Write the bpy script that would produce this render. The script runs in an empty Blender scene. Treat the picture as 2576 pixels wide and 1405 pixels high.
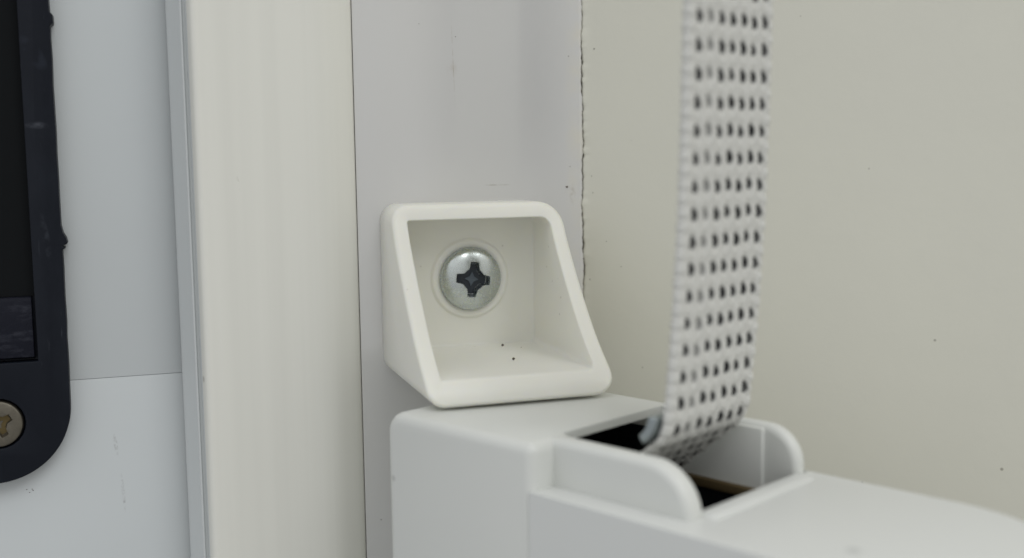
import bpy, bmesh, math, random
from mathutils import Vector, Matrix
random.seed(7)
S = bpy.context.scene
COL = S.collection
MM = 0.001                                   # every builder below works in millimetres

# ------------------------------------------------------------------ camera
def cam_axes(yaw, pitch, roll):
    y, p, r = map(math.radians, (yaw, pitch, roll))
    f = Vector((math.sin(y)*math.cos(p), math.cos(y)*math.cos(p), -math.sin(p)))
    rt = Vector((math.cos(y), -math.sin(y), 0)); up = rt.cross(f)
    return f, rt*math.cos(r)+up*math.sin(r), -rt*math.sin(r)+up*math.cos(r)
F_, R_, U_ = cam_axes(18.2, 6.3, -0.75)
cd = bpy.data.cameras.new('camera'); cam = bpy.data.objects.new('camera', cd); COL.objects.link(cam)
m = Matrix((R_, U_, -F_)).transposed().to_4x4(); m.translation = Vector((0, -150*MM, 0))
cam.matrix_world = m
cd.sensor_width = 36; cd.lens = 36*2800/2576
cd.clip_start = 0.01; cd.clip_end = 50
cd.dof.use_dof = True; cd.dof.focus_distance = 0.149; cd.dof.aperture_fstop = 15.5
S.camera = cam

# ------------------------------------------------------------------ world (soft room daylight)
W = bpy.data.worlds.new('World'); S.world = W; W.use_nodes = True
nt = W.node_tree; N = nt.nodes; LK = nt.links; N.clear()
out = N.new('ShaderNodeOutputWorld'); bg = N.new('ShaderNodeBackground')
tc = N.new('ShaderNodeTexCoord'); sep = N.new('ShaderNodeSeparateXYZ')
LK.new(tc.outputs['Generated'], sep.inputs[0])
def wmath(op, a, b=None, c=None, clamp=False):
    n = N.new('ShaderNodeMath'); n.operation = op; n.use_clamp = clamp
    for i, v in enumerate((a, b, c)):
        if v is None: continue
        if isinstance(v, (int, float)): n.inputs[i].default_value = v
        else: LK.new(v, n.inputs[i])
    return n.outputs[0]
def wmix(fac, a, b):
    n = N.new('ShaderNodeMix'); n.data_type = 'RGBA'
    for i, v in ((0, fac), (6, a), (7, b)):
        if isinstance(v, (int, float)): n.inputs[i].default_value = v
        elif isinstance(v, tuple): n.inputs[i].default_value = (*v, 1)
        else: LK.new(v, n.inputs[i])
    return n.outputs[2]
x, y, z = sep.outputs
up = wmath('MULTIPLY_ADD', z, 0.8, 0.42, clamp=True)
side = wmath('MULTIPLY_ADD', x, 0.6, 0.5, clamp=True)
low = wmix(side, (0.35, 0.36, 0.375), (0.37, 0.365, 0.34))
high = wmix(side, (0.95, 0.97, 0.99), (1.03, 1.01, 0.96))
c = wmix(up, low, high)
# dark upright band added to the world for the frame to mirror
az = wmath('DIVIDE', x, wmath('MAXIMUM', wmath('MULTIPLY', y, -1), 0.05))
band = wmath('SUBTRACT', 1.8, wmath('MULTIPLY', wmath('ABSOLUTE', wmath('SUBTRACT', az, 0.25)), 11.0), clamp=True)
zz = wmath('MULTIPLY_ADD', z, 8, 0.75, clamp=True)
band = wmath('MULTIPLY', wmath('MULTIPLY', band, zz), wmath('GREATER_THAN', wmath('MULTIPLY', y, -1), 0.1))
c = wmix(wmath('MULTIPLY', band, 1.0), c, (0.02, 0.02, 0.02))
LK.new(c, bg.inputs[0]); bg.inputs[1].default_value = 0.92
LK.new(bg.outputs[0], out.inputs[0])

def area(name, loc, target, size, power, col):
    l = bpy.data.lights.new(name, 'AREA'); l.shape = 'RECTANGLE'; l.size = size[0]; l.size_y = size[1]
    l.energy = power; l.color = col
    o = bpy.data.objects.new(name, l); COL.objects.link(o); o.location = loc
    o.rotation_euler = (Vector(target)-Vector(loc)).to_track_quat('-Z', 'Y').to_euler()
    return o
area('soft_area_light', (0.36, -0.95, 1.0), (0.04, 0, -0.02), (0.8, 0.6), 5.0, (0.97, 0.99, 1.0))  # added softbox giving the soft light from upper front right

S.view_settings.view_transform = 'Standard'; S.view_settings.look = 'None'
S.view_settings.exposure = 0.07; S.view_settings.gamma = 1
S.cycles.max_bounces = 10; S.cycles.diffuse_bounces = 7

# ------------------------------------------------------------------ materials
class Mat:
    def __init__(s, name, col, rough=0.4, metal=0.0, spec=0.5):
        s.m = bpy.data.materials.new(name); s.m.use_nodes = True
        s.n = s.m.node_tree.nodes; s.l = s.m.node_tree.links
        s.b = s.n['Principled BSDF']
        s.b.inputs['Base Color'].default_value = (*col, 1)
        s.b.inputs['Roughness'].default_value = rough
        s.b.inputs['Metallic'].default_value = metal
        s.b.inputs['Specular IOR Level'].default_value = spec
        s.col = None; s.base = col
        s.tc = s.n.new('ShaderNodeTexCoord'); s.h = None
    def math(s, op, a, b=None, c=None, clamp=False):
        n = s.n.new('ShaderNodeMath'); n.operation = op; n.use_clamp = clamp
        for i, v in enumerate((a, b, c)):
            if v is None: continue
            if isinstance(v, (int, float)): n.inputs[i].default_value = v
            else: s.l.new(v, n.inputs[i])
        return n.outputs[0]
    def coord(s, scale=(1, 1, 1)):
        n = s.n.new('ShaderNodeMapping'); n.inputs['Scale'].default_value = scale
        s.l.new(s.tc.outputs['Object'], n.inputs[0]); return n.outputs[0]
    def noise(s, scale, detail=4, rough=0.55, stretch=(1, 1, 1)):
        n = s.n.new('ShaderNodeTexNoise'); n.inputs['Scale'].default_value = scale
        n.inputs['Detail'].default_value = detail; n.inputs['Roughness'].default_value = rough
        s.l.new(s.coord(stretch), n.inputs['Vector']); return n.outputs[0]
    def ramp(s, v, a, b, lo=0.0, hi=1.0):
        n = s.n.new('ShaderNodeMapRange'); s.l.new(v, n.inputs[0])
        for i, q in enumerate((a, b, lo, hi)): n.inputs[i+1].default_value = q
        return n.outputs[0]
    def tint(s, fac, col):
        n = s.n.new('ShaderNodeMix'); n.data_type = 'RGBA'
        if isinstance(fac, (int, float)): n.inputs[0].default_value = fac
        else: s.l.new(fac, n.inputs[0])
        if s.col is None: n.inputs[6].default_value = (*s.base, 1)
        else: s.l.new(s.col, n.inputs[6])
        n.inputs[7].default_value = (*col, 1)
        s.col = n.outputs[2]; s.l.new(s.col, s.b.inputs['Base Color']); return s
    def bump(s, v, dist, strength=1.0):
        n = s.n.new('ShaderNodeBump'); n.inputs['Strength'].default_value = strength
        n.inputs['Distance'].default_value = dist
        s.l.new(v, n.inputs['Height'])
        if s.h is not None: s.l.new(s.h, n.inputs['Normal'])
        s.h = n.outputs[0]; s.l.new(s.h, s.b.inputs['Normal']); return s
    def rough(s, v): s.l.new(v, s.b.inputs['Roughness']); return s
    def spots(s, scale, size, col, amount=0.7, sparse=0.9):
        """sparse small dirt dots"""
        v = s.n.new('ShaderNodeTexVoronoi'); v.inputs['Scale'].default_value = scale
        s.l.new(s.coord(), v.inputs['Vector'])
        dot = s.ramp(v.outputs['Distance'], size, size*0.5)
        sx = s.n.new('ShaderNodeSeparateColor'); s.l.new(v.outputs['Color'], sx.inputs[0])
        on = s.math('GREATER_THAN', sx.outputs[0], sparse)
        return s.tint(s.math('MULTIPLY', s.math('MULTIPLY', dot, on), amount), col)
    def scuff(s, cx, cz, w, h, col, amount, lean=0.0, nscale=1500):
        """a worn mark with its own place and shape on the surface (x, z in mm)"""
        sp = s.n.new('ShaderNodeSeparateXYZ'); s.l.new(s.tc.outputs['Object'], sp.inputs[0])
        dx = s.math('SUBTRACT', sp.outputs[0], cx*MM); dz = s.math('SUBTRACT', sp.outputs[2], cz*MM)
        dx = s.math('MULTIPLY_ADD', dz, lean, dx)
        a = s.math('POWER', s.math('DIVIDE', dx, w*MM), 2); b = s.math('POWER', s.math('DIVIDE', dz, h*MM), 2)
        f = s.math('SUBTRACT', 1, s.math('ADD', a, b), clamp=True)
        nz = s.ramp(s.noise(nscale, 3), 0.4, 0.65)
        return s.tint(s.math('MULTIPLY', s.math('MULTIPLY', f, nz), amount), col)

def lin(r, g, b):
    f = lambda c: (c/255/12.92 if c/255 <= 0.04045 else ((c/255+0.055)/1.055)**2.4)
    return (f(r), f(g), f(b))

M = {}
q = Mat('sash_white_pvc', (0.765, 0.76, 0.70), 0.36)
q.tint(q.ramp(q.noise(260, 3, 0.6, (1, 1, 0.02)), 0.42, 0.68, 0, 0.28), (0.66, 0.655, 0.60))
q.tint(q.ramp(q.noise(1400, 3, 0.6, (1, 1, 0.006)), 0.55, 0.75, 0, 0.16), (0.80, 0.79, 0.75))
q.spots(160, 0.10, (0.25, 0.24, 0.2), 0.5, 0.93)
q.scuff(11.6, -3.0, 0.22, 1.0, (0.40, 0.38, 0.33), 0.6, 0.12)
q.bump(q.noise(900, 3, 0.5, (1, 1, 0.05)), 0.00001, 0.5); M['sash'] = q.m
q = Mat('panel_white_pvc', (0.585, 0.615, 0.625), 0.42)
q.tint(q.ramp(q.noise(60, 4, 0.6), 0.4, 0.7, 0, 0.18), (0.54, 0.565, 0.575))
q.scuff(-5.2, -38.2, 0.30, 1.7, (0.30, 0.30, 0.30), 0.62, 0.1, 2600)
q.scuff(-4.55, -44.9, 0.26, 3.0, (0.30, 0.30, 0.31), 0.55, 0.05, 2600)
q.scuff(-4.5, -46.2, 0.14, 0.16, (0.06, 0.06, 0.06), 1.6)
q.spots(260, 0.10, (0.25, 0.26, 0.27), 0.5, 0.95)
q.bump(q.noise(1500, 3), 0.00001, 0.35); M['panel'] = q.m
q = Mat('gasket_grey_pvc', (0.59, 0.615, 0.615), 0.33)
q.tint(q.ramp(q.noise(300, 3, 0.5, (1, 1, 0.02)), 0.45, 0.7, 0, 0.2), (0.56, 0.58, 0.59)); M['gasket'] = q.m
q = Mat('frame_white_pvc', (0.605, 0.603, 0.595), 0.20, spec=0.9)
q.tint(q.ramp(q.noise(45, 4, 0.6, (1, 1, 0.25)), 0.4, 0.7, 0, 0.35), (0.595, 0.585, 0.545))
q.scuff(41.0, 12.0, 0.9, 1.3, (0.45, 0.40, 0.34), 0.35, 0, 700)
q.scuff(58.7, -5.5, 0.55, 1.7, (0.38, 0.34, 0.28), 0.7, 0, 1400)
q.scuff(60.0, 2, 2.6, 60, (0.64, 0.62, 0.55), 0.9, 0, 220)
q.scuff(41.2, 13.0, 0.07, 6.5, (0.38, 0.34, 0.27), 0.8, 0.03, 900)
q.scuff(47, -4.0, 2.6, 0.13, (0.36, 0.34, 0.30), 0.8, 0.0, 500)
q.spots(230, 0.09, (0.18, 0.16, 0.13), 0.7, 0.93)
q.bump(q.noise(500, 4), 0.00002, 0.4)
q.rough(q.ramp(q.noise(90, 4, 0.6, (1, 1, 0.3)), 0.35, 0.7, 0.13, 0.22)); q.b.inputs['Coat Weight'].default_value = 1.0; q.b.inputs['Coat Roughness'].default_value = 0.07; q.b.inputs['Coat IOR'].default_value = 1.75; M['frame'] = q.m
q = Mat('plaster_paint', (0.705, 0.695, 0.61), 0.8, spec=0.3)
q.tint(q.ramp(q.noise(38, 4, 0.6), 0.35, 0.7, 0, 0.4), (0.67, 0.66, 0.59))
q.spots(300, 0.08, (0.2, 0.18, 0.14), 0.65, 0.93)
q.bump(q.noise(650, 5, 0.6), 0.00012, 0.22)
q.bump(q.noise(150, 3, 0.5), 0.0004, 0.16); M['plaster'] = q.m
q = Mat('gap_shadow', (0.075, 0.066, 0.052), 0.9); M['gap'] = q.m
q = Mat('bracket_white_plastic', (0.79, 0.785, 0.725), 0.42)
q.tint(q.ramp(q.noise(160, 4, 0.6), 0.4, 0.75, 0, 0.25), (0.755, 0.745, 0.675))
q.spots(420, 0.09, (0.35, 0.33, 0.27), 0.45, 0.9)
q.bump(q.noise(700, 4), 0.00003, 0.4)
q.bump(q.noise(120, 2), 0.0004, 0.12)
q.b.inputs['Subsurface Weight'].default_value = 0.3
q.b.inputs['Subsurface Radius'].default_value = (1, 0.85, 0.4); q.b.inputs['Subsurface Scale'].default_value = 0.0016
M['bracket'] = q.m
q = Mat('winder_white_plastic', (0.655, 0.665, 0.635), 0.40)
q.tint(q.ramp(q.noise(70, 4, 0.6), 0.35, 0.75, 0, 0.3), (0.62, 0.635, 0.61))
q.spots(210, 0.12, (0.36, 0.36, 0.34), 0.6, 0.9)
q.bump(q.noise(900, 4), 0.00003, 0.5); M['winder'] = q.m
q = Mat('winder_cover_plastic', (0.655, 0.665, 0.645), 0.40)
q.tint(q.ramp(q.noise(60, 4, 0.6), 0.35, 0.75, 0, 0.3), (0.635, 0.65, 0.635))
q.spots(180, 0.16, (0.38, 0.39, 0.38), 0.55, 0.86)
q.bump(q.noise(900, 4), 0.00003, 0.5); M['cover'] = q.m
q = Mat('black_plastic', (0.0075, 0.0095, 0.015), 0.42, spec=0.15)
q.tint(q.ramp(q.noise(90, 5, 0.65, (1, 1, 0.35)), 0.5, 0.78, 0, 0.5), (0.020, 0.024, 0.033))
q.tint(q.ramp(q.noise(1500, 3, 0.6, (1, 1, 0.12)), 0.68, 0.8, 0, 0.35), (0.09, 0.10, 0.12))
q.scuff(-12.0, -9.5, 0.5, 3.4, (0.05, 0.056, 0.07), 0.9, 0.12, 500)
q.scuff(-12.2, 4.6, 1.6, 0.5, (0.06, 0.065, 0.08), 0.9, 0, 600)
q.scuff(-12.3, 13.5, 1.3, 2.2, (0.035, 0.042, 0.06), 0.9, 0.5, 300)
q.rough(q.ramp(q.noise(150, 4), 0.3, 0.7, 0.3, 0.55))
q.bump(q.noise(420, 5), 0.0001, 0.35); M['black'] = q.m
q = Mat('scratched_black_plastic', (0.010, 0.011, 0.018), 0.55, spec=0.1)
q.tint(q.ramp(q.noise(900, 5, 0.7, (0.35, 1, 1)), 0.5, 0.75, 0, 0.8), (0.04, 0.042, 0.055))
q.bump(q.noise(1100, 5, 0.7), 0.0002, 0.5); M['scratched'] = q.m
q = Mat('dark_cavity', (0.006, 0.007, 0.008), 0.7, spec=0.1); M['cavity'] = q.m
q = Mat('zinc_screw', (0.56, 0.60, 0.59), 0.34, metal=1.0)
q.tint(q.ramp(q.noise(900, 5, 0.7), 0.45, 0.7, 0, 0.35), (0.44, 0.48, 0.47))
q.rough(q.ramp(q.noise(1300, 5, 0.7), 0.3, 0.7, 0.14, 0.38))
q.bump(q.noise(1200, 3), 0.00004, 0.25); M['zinc'] = q.m
q = Mat('dark_recess_metal', (0.03, 0.036, 0.045), 0.45, metal=0.4)
q.bump(q.noise(2500, 4), 0.0001, 0.5); M['recess'] = q.m
q = Mat('recess_tip_metal', (0.09, 0.11, 0.13), 0.5, metal=0.5); M['recess_tip'] = q.m
q = Mat('tarnished_screw', (0.17, 0.155, 0.125), 0.5, metal=0.85)
q.tint(q.ramp(q.noise(900, 5, 0.7), 0.42, 0.7, 0, 0.7), (0.12, 0.11, 0.09))
q.bump(q.noise(1600, 4), 0.0001, 0.4); M['tarnish'] = q.m
q = Mat('brass_recess', (0.14, 0.105, 0.045), 0.5, metal=0.7); M['brass'] = q.m
q = Mat('roller_metal', (0.34, 0.38, 0.39), 0.32, metal=0.8)
q.bump(q.noise(900, 4), 0.0001, 0.5); M['roller'] = q.m
q = Mat('brown_plastic', (0.10, 0.07, 0.03), 0.6); M['brown'] = q.m
q = Mat('dirt', (0.10, 0.085, 0.065), 0.9); M['dirt'] = q.m
# webbing: the colour of each yarn is stored on the mesh (white yarn / black yarn)
q = Mat('webbing_yarn', (0.62, 0.62, 0.59), 0.75, spec=0.25)
at = q.n.new('ShaderNodeAttribute'); at.attribute_name = 'yarn'
q.tint(q.ramp(q.noise(2200, 4, 0.6), 0.4, 0.7, 0, 0.35), (0.54, 0.535, 0.51))
q.tint(at.outputs['Fac'], (0.010, 0.010, 0.012))
q.bump(q.noise(4200, 3, 0.6, (1, 1, 0.3)), 0.00012, 0.5)
M['webbing'] = q.m

# ------------------------------------------------------------------ mesh helpers
def link(name, me, mat, parent=None, smooth=True):
    o = bpy.data.objects.new(name, me); COL.objects.link(o)
    if mat is not None and not me.materials: me.materials.append(M[mat])
    if parent: o.parent = parent
    if smooth:
        for p in me.polygons: p.use_smooth = True
        try: me.set_sharp_from_angle(angle=math.radians(50))
        except Exception: pass
    return o
def raw(verts, faces, name='mesh'):
    me = bpy.data.meshes.new(name)
    me.from_pydata([tuple(c*MM for c in v) for v in verts], [], faces); me.update()
    bm = bmesh.new(); bm.from_mesh(me); bmesh.ops.recalc_face_normals(bm, faces=bm.faces); bm.to_mesh(me); bm.free()
    return me
def prism(poly, a, b, axis='y'):
    """polygon extruded from a to b; axis y: poly is (x,z); axis z: poly is (x,y); axis x: poly is (y,z)"""
    def P(p, t): return {'y': (p[0], t, p[1]), 'z': (p[0], p[1], t), 'x': (t, p[0], p[1])}[axis]
    n = len(poly); v = [P(p, a) for p in poly]+[P(p, b) for p in poly]
    f = [list(range(n))[::-1], list(range(n, 2*n))]+[[i, (i+1) % n, n+(i+1) % n, n+i] for i in range(n)]
    return raw(v, f)
def box(x0, x1, y0, y1, z0, z1): return prism([(x0, z0), (x1, z0), (x1, z1), (x0, z1)], y0, y1)
def arc(cx, cy, r, a0, a1, n=8):
    return [(cx+r*math.cos(math.radians(a0+(a1-a0)*i/n)), cy+r*math.sin(math.radians(a0+(a1-a0)*i/n))) for i in range(n+1)]
def carve(me, cutters=(), bevel=None, segs=3, angle=35, unions=()):
    """boolean out the cutters, union the extras, then round every sharp edge; returns the finished mesh"""
    o = bpy.data.objects.new('t', me); COL.objects.link(o); tmp = []
    for c, op in [(c, 'DIFFERENCE') for c in cutters]+[(c, 'UNION') for c in unions]:
        co = bpy.data.objects.new('c', c); COL.objects.link(co); tmp.append(co)
        b = o.modifiers.new('b', 'BOOLEAN'); b.operation = op; b.solver = 'EXACT'; b.object = co
    if bevel:
        b = o.modifiers.new('v', 'BEVEL'); b.width = bevel*MM; b.segments = segs
        b.limit_method = 'ANGLE'; b.angle_limit = math.radians(angle); b.harden_normals = False
        b.use_clamp_overlap = True
    dg = bpy.context.evaluated_depsgraph_get(); dg.update()
    r = bpy.data.meshes.new_from_object(o.evaluated_get(dg))
    for t in tmp+[o]: bpy.data.objects.remove(t, do_unlink=True)
    return r
def empty(name, loc, rz=0.0):
    o = bpy.data.objects.new(name, None); COL.objects.link(o)
    o.location = [c*MM for c in loc]; o.rotation_euler = (0, 0, rz); o.empty_display_size = 0.01; return o
def tag(o, label, cat, group=None, kind=None):
    if label: o['label'] = label
    if cat: o['category'] = cat
    if group: o['group'] = group
    if kind: o['kind'] = kind
def speck(parent, pts, mat='dirt'):
    """tiny grains of dirt, (x, y, z, radius)"""
    for (px, py, pz, r) in pts:
        bm = bmesh.new(); bmesh.ops.create_icosphere(bm, subdivisions=2, radius=r*MM)
        for v in bm.verts:
            v.co = Vector((v.co.x*random.uniform(.7, 1.5), v.co.y*.5, v.co.z*random.uniform(.6, 1.2)))
        me = bpy.data.meshes.new('dirt_speck'); bm.to_mesh(me); bm.free()
        o = link('dirt_speck', me, mat, parent); o.location = (px*MM, py*MM, pz*MM)

ZT, ZB = 75, -115            # how far the long uprights run above and below

# ------------------------------------------------------------------ WINDOW FRAME (fixed, carries the bracket)
fr = empty('window_frame', (0, 0, 0))
tag(fr, 'flat white plastic window frame between the sash seam and the cracked plaster edge', 'window frame')
prof = [(27.36, 14)]+[(27.36, 0.15)]+arc(27.48, 0.12, 0.12, 180, 270, 4)+[(59.92, 0), (59.92, 14)]
link('frame_profile', prism(prof, ZB, ZT, 'z'), 'frame', fr)
speck(fr, [(57.8, -0.03, -4.5, .16), (58.3, -0.02, -1.6, .06), (41.6, -.02, 16.4, .06), (58.2, -.02, 14.0, .07),
           (29.5, -.02, -50.5, .07), (36.5, -0.02, 18, .05)])
def wander(z_): return 60.22+0.09*math.sin(z_*.31+.6)+0.06*math.sin(z_*1.07)+0.035*math.sin(z_*3.9+1)
ev = []; ef = []; rr_ = random.Random(3)
for j in range(761):
    z_ = ZB+(ZT-ZB)*j/760; e_ = wander(z_)+rr_.uniform(-.05, .04)
    ev += [(59.7, -.012, z_), (e_-.12, -.02, z_), (e_, .05, z_), (e_, .6, z_), (59.7, .6, z_)]
    if j:
        for i in range(5): ef.append([(j-1)*5+i, (j-1)*5+(i+1) % 5, j*5+(i+1) % 5, j*5+i])
ef += [[0, 1, 2, 3, 4], [3800+i for i in (4, 3, 2, 1, 0)]]
link('sealant_edge', raw(ev, ef), 'frame', fr)
link('seam_backing', box(27.305, 27.355, 0.25, 0.9, ZB, ZT), 'gap', fr)

# ------------------------------------------------------------------ WINDOW SASH (left): overlapping profile, grey chamfer strip, flat panel
sa = empty('window_sash', (0, 0, 0))
tag(sa, 'white plastic window sash at left with broad warm upright profile and flat panel beside it', 'window sash')
Y1 = -2.2
prof = [(6.2, 6.6), (6.2, Y1+1.2)]+arc(7.35, Y1+1.0, 1.0, 180, 270, 6)+[(21.6, Y1), (22.6, Y1+.05), (23.6, Y1+.25), (24.6, Y1+.65), (25.5, Y1+1.2), (26.3, Y1+1.55), (27.0, Y1+2.05), (27.28, Y1+2.35), (27.3, Y1+3), (27.3, 14), (15, 14), (15, 6.6)]
link('sash_profile', prism(prof, ZB, ZT, 'z'), 'sash', sa)
prof = [(6.5, 5.2), (4.2, 5.0), (3.86, 4.75), (3.78, 4.4), (3.95, 4.05), (5.4, Y1+2.5), (5.6, Y1+2.45), (5.75, Y1+2.75), (6.05, Y1+2.75), (6.15, Y1+2.0), (6.6, Y1+1.6), (6.6, 5.2)]
link('gasket_strip', prism(prof, ZB, ZT, 'z'), 'gasket', sa)
SEAMZ = -28.9
up_ = carve(box(-45, 14, 7.0, 11, SEAMZ+0.03, ZT), bevel=0.03, segs=2)
link('upper_panel', up_, 'panel', sa)
lo_ = carve(box(-45, 14, 7.0, 11, ZB, SEAMZ-0.03), bevel=0.03, segs=2)
link('lower_panel', lo_, 'panel', sa)
link('panel_backing', box(-45, 14, 11.2, 12, ZB, ZT), 'gap', sa)
speck(sa, [(-16.6+.5*i*random.random(), 6.97, -42.9-random.random()*1.0, .065) for i in range(4)])

# ------------------------------------------------------------------ BLACK PLATE with screw, at the left edge
bp = empty('lock_plate', (-19, 4, 0))
tag(bp, 'scratched black plastic plate with rounded lower corner, screwed on the panel at far left', 'plate')
def loc(o, p=bp): o.location = (-p.location.x, -p.location.y, -p.location.z)
def nicked_outline():
    pts = [(-10.0, ZT)]
    zc = [z_ for z_ in range(70, -29, -3)]
    for z_ in zc:
        pts.append((-10.02-0.006*(70-z_)/3+random.uniform(-.05, .05), z_+random.uniform(-.6, .6)))
        if z_ == 16: pts += [(-9.75, 18.2), (-9.72, 17.2), (-10.1, 16.9)]
        if z_ == -8: pts += [(-10.0, -8.9), (-9.65, -9.6), (-9.5, -10.3), (-9.75, -10.9), (-10.2, -10.6)]
    pts = sorted(set(pts), key=lambda p: -p[1])
    pts += arc(-19.6, -31.3, 9.3, 0, -90, 22)
    pts += arc(-28.4, -31.3, 9.3, -90, -180, 12)+[(-37.7, ZT)]
    return pts
body = carve(prism(nicked_outline(), 1.6, 3.98), [box(-34, -13.75, 0, 3.3, -25.2, ZT+5),
                                               prism(arc(-18.9, -32.9, 3.25, 0, 345, 23), 0.5, 3.0)], bevel=0.45, segs=3, angle=40)
o = link('plate_body', body, 'black', bp); loc(o)
o = link('recess_floor', box(-33.9, -13.85, 3.0, 3.29, -16.9, ZT), 'cavity', bp); loc(o)
ramp_ = carve(prism([(3.28, -25.0), (1.95, -24.6), (2.2, -17.6), (2.5, -17.0), (3.28, -16.95)], -33.8, -14.2, 'x'), bevel=0.12)
o = link('recess_block', ramp_, 'scratched', bp); loc(o)

def star(r, half, q_, n=5):
    """phillips outline: arm length r, arm half width, inner corner radius position q_"""
    pts = []
    for k in range(4):
        a = math.radians(90*k); ca, sa_ = math.cos(a), math.sin(a)
        arm = [(q_, -q_), (q_*1.25, -half*1.15), (r*.75, -half), (r, -half*.92), (r*1.02, 0), (r, half*.92), (r*.75, half), (q_*1.25, half*1.15)]
        pts += [(p[0]*ca-p[1]*sa_, p[0]*sa_+p[1]*ca) for p in arm]
    return pts
def screw(name, parent, cx, cz, yb, R, H, mat, rmat, rs, turn, flat=False, tilt=0.0):
    """head of radius R standing H mm out of the plane y = yb; pan head or flat head, cross recess cut in"""
    rings = []
    if flat: rp = [(R, 0), (R, H*.6), (R-.12, H*.9), (R-.35, H), (R*.6, H*1.02), (R*.3, H*1.03)]
    else:
        rp = [(R*.985, -.3), (R, .15), (R*1.0, H*.22), (R*.985, H*.34)]
        rp += [(R*.985*math.cos(t_), H*.34+H*.66*math.sin(t_)) for t_ in [math.radians(90*i/16) for i in range(1, 16)]]
        rp = [(a, b) for a, b in rp]
    n = 72; v = []; f = []
    for a, b in rp:
        for i in range(n): v.append((a*math.cos(2*math.pi*i/n), -b, a*math.sin(2*math.pi*i/n)))
    for j in range(len(rp)-1):
        for i in range(n): f.append([j*n+i, j*n+(i+1) % n, (j+1)*n+(i+1) % n, (j+1)*n+i])
    f.append([(len(rp)-1)*n+i for i in range(n)]); f.append([i for i in range(n)][::-1])
    head = raw(v, f)
    st = star(rs, rs*.28, rs*.45); k = len(st)
    c_, s_ = math.cos(turn), math.sin(turn)
    st = [(p[0]*c_-p[1]*s_, p[0]*s_+p[1]*c_) for p in st]
    v = [(p[0]*1.08, -H-1, p[1]*1.08) for p in st]+[(p[0], -H*.95, p[1]) for p in st]+[(p[0]*.86, -H*.30, p[1]*.86) for p in st]
    f = [list(range(k))[::-1], list(range(2*k, 3*k))]
    for j in (0, k):
        for i in range(k): f.append([j+i, j+(i+1) % k, j+k+(i+1) % k, j+k+i])
    head = carve(head, [raw(v, f)], bevel=0.07, segs=2, angle=38)
    o = link(name, head, mat, parent)
    o.location = (cx*MM-parent.location.x, yb*MM-parent.location.y, cz*MM-parent.location.z)
    o.rotation_euler = (0, 0, tilt)
    # the bottom of the recess: a small four sided point
    v = [(p[0]*.84, -H*.33, p[1]*.84) for p in st]; q4 = []
    for i in range(8):
        a = turn+math.pi/4*i; r_ = rs*(.42 if i % 2 == 0 else .2)
        q4.append((r_*math.cos(a), -H*.42, r_*math.sin(a)))
    me = raw(v+[(0, -H*.34, 0)], [[i, (i+1) % k, k] for i in range(k)])
    rc = link('screw_recess', me, rmat, o, False)
    me = raw(q4+[(0, -H*.40, 0)], [[i, (i+1) % 8, 8] for i in range(8)])
    link('recess_point', me, mat if flat else 'recess_tip', o, False)
    return o
screw('screw', bp, -18.95, -32.95, 2.6, 3.0, 1.0, 'tarnish', 'brass', 1.75, 0.5, flat=True)
bp.location = (-19.37*MM, 7.02*MM, 0); bp.scale = (1.0195,)*3

# ------------------------------------------------------------------ PLASTER WALL (splayed reveal to the right of the frame)
wa = empty('plaster_wall', (60.5, 0, 0))
tag(wa, 'beige painted plaster wall right of the window frame behind the webbing strap', 'wall')
SP = math.radians(50)
def rag(z_):   # width of the open crack at this height
    n1 = math.sin(z_*.47+2)+.7*math.sin(z_*1.31+1)+.6*math.sin(z_*2.9)
    a = 0.13+0.05*n1+random.uniform(-.07, .09)
    if -20 < z_ < 14: a += .05
    if n1 > 1.55 or n1 < -1.6: a = 0.03
    if z_ < -21: a = 0.03
    return max(0.02, a)
v = []; f = []; rows = int((ZT-ZB)/0.25); xs = [0, 0.08, 0.2, 0.4, 0.9, 1.5, 4, 12, 30, 70, 130]
edge = 0
for j in range(rows+1):
    z_ = ZB+(ZT-ZB)*j/rows; rg = rag(z_); edge = 0.35*edge+0.65*rg; wn = wander(z_)-60.5
    for i, s_ in enumerate(xs):
        e = edge*max(0, 1-s_/1.2)
        jx = random.uniform(-.03, .03) if i < 3 else 0
        d = s_+e
        xx = s_*math.sin(SP)+(wn+edge)*max(0, 1-s_/.9)
        yy = -s_*math.cos(SP)-0.02
        if i == 0: v.append((xx+jx, .38, z_))
        v.append((xx+jx, yy+(.12 if i == 0 else 0), z_))
    if j: 
        n = len(xs)+1
        for i in range(n-1): f.append([(j-1)*n+i, (j-1)*n+i+1, j*n+i+1, j*n+i])
link('plaster_skin', raw(v, f), 'plaster', wa)
b_ = raw([(0.15, 1.7, ZB), (0.15, 1.7, ZT), (140*math.sin(SP), -130*math.cos(SP)+5, ZT), (140*math.sin(SP), -130*math.cos(SP)+5, ZB),
          (0.15, 20, ZB), (0.15, 20, ZT), (150*math.sin(SP), 20, ZT), (150*math.sin(SP), 20, ZB)],
         [[0, 1, 2, 3], [4, 7, 6, 5], [0, 4, 5, 1], [3, 2, 6, 7], [1, 5, 6, 2], [0, 3, 7, 4]])
link('plaster_core', b_, 'plaster', wa, False)
link('crack_backing', box(-0.5, 0.6, 0.30, .35, ZB, ZT), 'gap', wa)
wp = lambda s_, z_, r: (s_*math.sin(SP), -s_*math.cos(SP)-.03, z_, r)
speck(wa, [wp(1.6, 15, .10), wp(1.1, -3, .06), wp(1.3, -5.4, .07), wp(3.3, -12.4, .07), wp(5.5, -16, .07), wp(.8, -18, .08), wp(7, 2, .05)])

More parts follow.
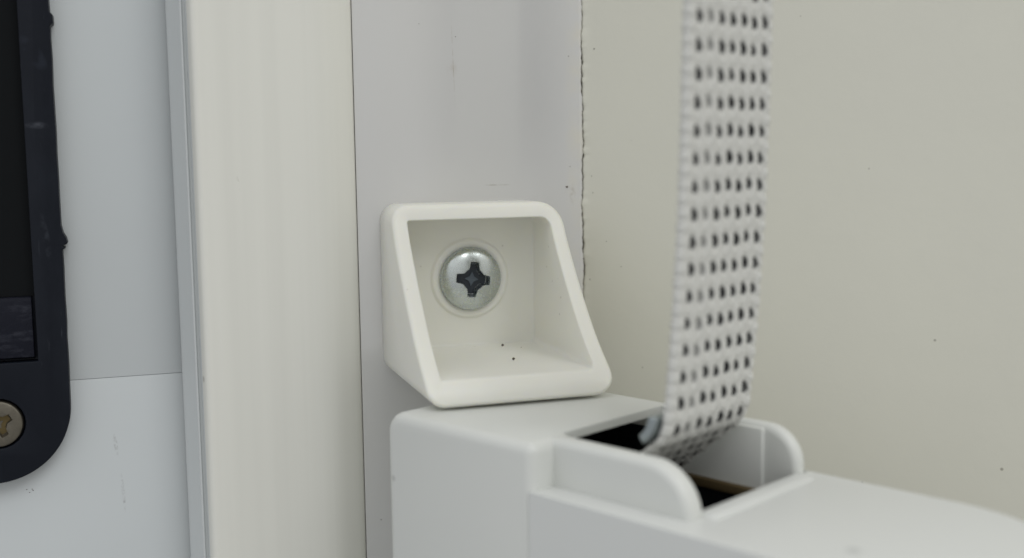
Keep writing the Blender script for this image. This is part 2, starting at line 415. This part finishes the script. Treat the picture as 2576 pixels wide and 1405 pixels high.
# ------------------------------------------------------------------ BRACKET (wedge shaped open box with a pan head screw)
bk = empty('stop_bracket', (42.2, 0, -29.2))
tag(bk, 'white plastic wedge shaped open bracket screwed on the window frame above the winder', 'bracket')
def rrect(x0, x1, z0, z1, r, n=10, side=22):
    """closed loop, same number of points for any size; r = (tr, tl, bl, br)"""
    pts = []
    cs = [((x1-r[0], z1-r[0]), r[0], 0), ((x0+r[1], z1-r[1]), r[1], 90), ((x0+r[2], z0+r[2]), r[2], 180), ((x1-r[3], z0+r[3]), r[3], 270)]
    for k, ((cx, cz), rr, a) in enumerate(cs):
        pts += arc(cx, cz, rr, a, a+90, n)
        (nx, nz), nr, na = cs[(k+1) % 4]
        p0 = pts[-1]; p1 = (nx+nr*math.cos(math.radians(na)), nz+nr*math.sin(math.radians(na)))
        for i in range(1, side): pts.append((p0[0]+(p1[0]-p0[0])*i/side, p0[1]+(p1[1]-p0[1])*i/side))
    return pts
X0, X1, Z0, Z1 = 30.4, 54.2, -29.4, -6.2
def interp(x_, T):
    if x_ >= T[0][0]: return T[0][1]
    for (a, b), (c_, d_) in zip(T, T[1:]):
        if x_ >= c_:
            t_ = (x_-a)/(c_-a); return b+(d_-b)*t_
    return T[-1][1]
DT = [(-5, 7.0), (-6.2, 7.2), (-8.2, 7.9), (-10.5, 9.2), (-13, 11.0), (-16, 13.4), (-19, 16.0), (-22, 18.8), (-24.5, 21.6), (-26.3, 24.0), (-27.3, 25.2), (-28, 25.7), (-30, 25.8)]
def depth(z_):   # smoothed
    return sum(interp(z_+k*.35, DT) for k in (-2, -1, 0, 1, 2))/5
def insets(t):   # outline moved inwards by t
    rr = [max(.25, r_-t) for r_ in (3.4, 2.4, 2.2, 2.8)]
    return rrect(X0+t, X1-t, Z0+t+1.0*max(0, min(1, (t-.6)/1.1)), Z1-t, rr)
TH = 2.05; IN = (2.0, 2.2)     # wall thickness
rings = []
def ring(t, y, rel):
    pts = insets(t); 
    rings.append([(p[0], (-depth(p[1])+y) if rel else y, p[1]) for p in pts])
ring(0.15, 0.0, False); ring(0.0, -0.2, False); 
for fr_ in (0.5,): rings.append([(p[0], -depth(p[1])*fr_, p[1]) for p in insets(0)])
R1 = 0.6
for i in range(0, 7):
    a = math.radians(90*i/6); ring(R1*(1-math.cos(a)), R1*(1-math.sin(a)), True)
for i in range(0, 5):
    a = math.radians(90*i/4); ring(TH-0.25*(1-math.sin(a)), 0.25*(1-math.cos(a)), True)
YB = -1.5
for t_ in (0.35, 0.7): rings.append([(p[0], (-depth(p[1])+.4)*(1-t_)+YB*t_, p[1]) for p in insets(TH)])
rings.append([(p[0], YB-.35, p[1]) for p in insets(TH)]); rings.append([(p[0], YB-.1, p[1]) for p in insets(TH+.1)]); rings.append([(p[0], YB, p[1]) for p in insets(TH+.35)])
SX, SZ = 42.6, -16.85
base = insets(TH+.35)
ang = [math.atan2(p[1]-SZ, p[0]-SX) for p in base]
for r_, y_ in ((5.75, YB), (5.55, YB-.05), (5.42, YB-.26), (5.25, YB-.34), (5.05, YB-.36), (4.8, YB-.36), (4.55, YB-.30), (4.0, YB+.1), (1.5, YB+.1)):
    rings.append([(SX+r_*math.cos(a), y_, SZ+r_*math.sin(a)) for a in ang])
n = len(base); v = [p for r_ in rings for p in r_]; f = []
for j in range(len(rings)-1):
    for i in range(n): f.append([j*n+i, j*n+(i+1) % n, (j+1)*n+(i+1) % n, (j+1)*n+i])
f.append([(len(rings)-1)*n+i for i in range(n)]); f.append([i for i in range(n)][::-1])
o = link('bracket_shell', raw(v, f), 'bracket', bk); o.location = (-bk.location.x, -bk.location.y, -bk.location.z)
screw('screw', bk, SX, SZ, YB-.15, 4.38, 1.95, 'zinc', 'recess', 2.42, -0.12)
g = empty('t', (0, 0, 0)); bpy.data.objects.remove(g)
rel = lambda p: (p[0]-42.2, p[1], p[2]+29.2, p[3])
speck(bk, [rel(p) for p in [(46.5, -4.0, -26.15, .17), (44.6, -14.6, -26.15, .17), (48.2, -7, -26.12, .05),
                            (42.5, -2.62, -20.35, .06), (42.9, -2.6, -20.4, .05), (43.3, -2.6, -20.3, .07)]])

# ------------------------------------------------------------------ STRAP WINDER (swivelled box; local axes: x = outwards l, y = across w)
TH_ = math.radians(27); RZ = math.atan2(-math.cos(TH_), math.sin(TH_))
wi = empty('strap_winder', (0, 0, 0), RZ)
tag(wi, 'white plastic shutter strap winder box swivelled outward beneath the wedge bracket', 'strap winder')
ZTOP = -29.75; WL, WR = 13.0, 39.0; SL, SR = 19.0, 36.6; L0 = 55.6
# rear housing
prof = [(31.6, -98), (L0, -98), (L0, ZTOP)]+arc(34.2, ZTOP-2.6, 2.6, 90, 180, 8)
hs = carve(prism(prof, WL, WR), bevel=1.25, segs=4, angle=40)
hs = carve(hs, [box(33.8, 70, SL, SR, -96, ZTOP-1.0), box(54.5, 80, SL, SR, -96, -20)])
hs = carve(hs, bevel=0.45, segs=4, angle=55)
link('rear_housing', hs, 'winder', wi)
# guide flanges either side of the strap slot
def flange(name, w0, w1, l1, r):
    p = [(53.0, ZTOP-.02), (l1-r, ZTOP-.02)]+arc(l1-r, ZTOP-.02-r, r, 90, 0, 12)[1:]+[(l1, -44), (53.0, -44)]
    return link(name, carve(prism(p, w0, w1), bevel=0.9, segs=5, angle=30), 'winder', wi)
flange('guide_flange', 16.4, SL+.02, 73.2, 5.4)
flange('guide_flange', SR+.3, 38.9, 72.6, 4.2)
link('flange_rib', carve(box(53.2, 68.4, SR-.1, SR+.5, -44, ZTOP-.5), bevel=0.2), 'winder', wi)
# front cover
ZC = -34.8
pl = [(L0+.05, WL+.02), (L0+.05, 40.2)]+arc(96, 33.2, 7, 90, 0, 10)+arc(99, 17.3, 4, 0, -90, 8)
pl = [(L0-.4, WL-.04), (L0-.4, 39.2), (89, 39.35)]+arc(89, 23.35, 16, 90, 20, 14)[1:]+arc(96, 17.26, 4, 0, -90, 8)
cv = carve(prism(pl, -98, ZC, 'z'), [box(50, 72.6, 16.4, 39.1, -60, -20), box(50, 72.6, SL, SR, -96, -20)], bevel=1.1, segs=5, angle=30)
link('front_cover', cv, 'cover', wi)
lip = carve(prism([(72.3, ZC-5), (72.3, ZC+.35), (74.2, ZC+.35), (75.2, ZC-.25), (75.2, ZC-5)], SL-.4, SR+.4), bevel=0.45, segs=4, angle=25)
link('slot_lip', lip, 'cover', wi)
# interior: black sheets stand in for the shade deep in the slot
link('slot_floor_shade', box(34.5, 71.5, SL+.05, SR-.3, -60, -42), 'cavity', wi)
link('slot_rear_shade', box(33.9, 34.4, SL+.05, SR-.1, -60, -31.6), 'cavity', wi)
link('slot_side_shade', box(34.4, 53.2, SR-.25, SR-.05, -60, -32.6), 'cavity', wi)
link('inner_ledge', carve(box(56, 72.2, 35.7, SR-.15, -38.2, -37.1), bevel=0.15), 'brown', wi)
link('slot_lower_shade', box(54.8, 72.3, SR-.6, SR-.2, -44, -38.3), 'cavity', wi)
link('slot_front_shade', box(71.9, 72.5, SL+.1, SR-.2, -44, -35.6), 'cavity', wi)
def cyl(l, z_, r, w0, w1, seg=40):
    pts = arc(l, z_, r, 0, 360-360/seg, seg-1); return carve(prism(pts, w0, w1), bevel=0.35, segs=3, angle=40)
gp = arc(62.55, -26.34, 3.75, -2, -58, 14)+arc(62.55, -26.34, 2.7, -58, -2, 14)
link('guide_plate', carve(prism(gp, 20.05, 36.2), bevel=0.3, segs=3, angle=40), 'roller', wi)
link('swivel_arm', carve(box(20, 32.5, 31, 36, -90, -40), bevel=0.6), 'winder', wi)
wp2 = lambda l, w, r: (l, w, ZTOP-.02, r)

# ------------------------------------------------------------------ STRAP (woven webbing, white with black floats)
st = bpy.data.meshes.new('shutter_strap')
path = []
def add_line(p, q_, step=.14):
    d = math.hypot(q_[0]-p[0], q_[1]-p[1]); k = max(1, int(d/step))
    for i in range(k): path.append((p[0]+(q_[0]-p[0])*i/k, p[1]+(q_[1]-p[1])*i/k))
rc = 4.2; A0 = -9
PTS = [(69.2, 48), (69.0, 15), (68.75, 3.5), (68.4, -6.5), (67.85, -15), (67.35, -21), (66.7, -27)]
lc, zc = 66.7-rc*math.cos(math.radians(A0)), -27-rc*math.sin(math.radians(A0))
for p_, q_ in zip(PTS, PTS[1:]): add_line(p_, q_)
for i in range(0, 33): 
    a = math.radians(A0+(-50-A0)*i/33); path.append((lc+rc*math.cos(a), zc+rc*math.sin(a)))
a = math.radians(-50); e0 = (lc+rc*math.cos(a), zc+rc*math.sin(a)); dv = (math.sin(a), -math.cos(a))
add_line(e0, (e0[0]+dv[0]*14, e0[1]+dv[1]*14))
NU = 128; WU = 15.2; w_l = 20.75; verts = []; yarn = []
cols = [1.95+1.93*i for i in range(7)]; PITCH = 2.77
def g_(d, s_): return math.exp(-(d/s_)**2)
s_len = 0
rowdat = []
for j, (l_, z_) in enumerate(path):
    if j: s_len += math.hypot(l_-path[j-1][0], z_-path[j-1][1])
    k = min(j, len(path)-2); tx, tz = path[k+1][0]-path[k][0], path[k+1][1]-path[k][1]
    tl = math.hypot(tx, tz); nx, nz = -tz/tl, tx/tl       # outward (away from the roller)
    rowdat.append((l_, z_, nx, nz, s_len))
colw = [.95, .55, .95, 1, 1, 1, .9]
for (l_, z_, nx, nz, s_) in rowdat:
    for i in range(NU+1):
        u = WU*i/NU
        ph = (s_/PITCH) % 1.0
        row = int(s_/PITCH)
        h = 0.0; dark = 0.0
        for ci, cu in enumerate(cols):
            jit = 0.07*math.sin(row*12.9+ci*78.2); dvv = (ph-.5)*PITCH+jit*1.6
            lean = 0.13*dvv
            du = u-cu-lean-0.05*math.sin(row*3.7+ci*5.1)
            size = 1+.07*math.sin(row*7.3+ci*3.3)
            e = (du/(.47*size))**2+(dvv/(.60*size))**2
            dk = max(0, min(1, (1.55-e)/.6))*colw[ci]
            dark = max(dark, dk)
            h -= .42*g_(du, .42)*g_(dvv, .72)
            # raised white yarns: one float between columns, shifted half a repeat, and a pair flanking every hole
            ph2 = ((s_/PITCH)+.5) % 1.0; d2 = (ph2-.5)*PITCH
            h += .14*g_(u-cu-.92, .36)*g_(d2+.35*(1 if ci % 2 else -1), .75)
            h += .14*g_(u-cu+.62, .22)*g_(dvv, .8)+.12*g_(u-cu-.62, .22)*g_(dvv-.2, .7)
            h += .06*g_(u-cu, .40)*g_(d2, .45)
        h += .022*math.sin(2*math.pi*(s_/.55+(u-cols[0])/.62)+.8*math.sin(row*4.1))+.03*math.sin(s_*2.3+u*.9)*math.sin(u*3.1+s_)
        # fine cross threads
        h += .025*math.sin(2*math.pi*s_/.62+3*math.sin(u*3.4))
        # selvedges: looped edge yarns
        eu = min(u, WU-u)
        loop = .5+.5*math.sin(2*math.pi*(s_/(PITCH/2)+(0.4 if u < WU/2 else 0)))
        h += .20*g_(eu-.75, .45)*(0.35+.65*loop)
        edge_out = (.14*loop+.05*math.sin(s_*9))*g_(eu, .5)*(-1 if u < WU/2 else 1)
        th = .55*math.sqrt(max(0, 1-max(0, 1-eu/.5)**2))
        verts.append((l_+nx*(h+th), w_l+u+edge_out, z_+nz*(h+th))); yarn.append(dark)
nf = len(verts); nb = 12
for (l_, z_, nx, nz, s_) in rowdat:
    for i in range(nb+1):
        u = WU*i/nb; eu = min(u, WU-u); th = .45*math.sqrt(max(0, 1-max(0, 1-eu/.5)**2))
        verts.append((l_-nx*th, w_l+u, z_-nz*th)); yarn.append(0)
faces = []
A = NU+1; B = nb+1; nr = len(rowdat)
for j in range(nr-1):
    for i in range(NU): faces.append([j*A+i, j*A+i+1, (j+1)*A+i+1, (j+1)*A+i])
    for i in range(nb): faces.append([nf+j*B+i, nf+(j+1)*B+i, nf+(j+1)*B+i+1, nf+j*B+i+1])
    faces.append([j*A, (j+1)*A, nf+(j+1)*B, nf+j*B]); faces.append([j*A+NU, nf+j*B+nb, nf+(j+1)*B+nb, (j+1)*A+NU])
st.from_pydata([tuple(c_*MM for c_ in v_) for v_ in verts], [], faces); st.update()
at_ = st.attributes.new('yarn', 'FLOAT', 'POINT'); at_.data.foreach_set('value', yarn)
so = bpy.data.objects.new('shutter_strap', st); COL.objects.link(so); st.materials.append(M['webbing'])
for p in st.polygons: p.use_smooth = True
so.rotation_euler = (0, 0, RZ)
tag(so, 'woven white webbing strap with rows of black dots running down into the winder slot', 'strap')
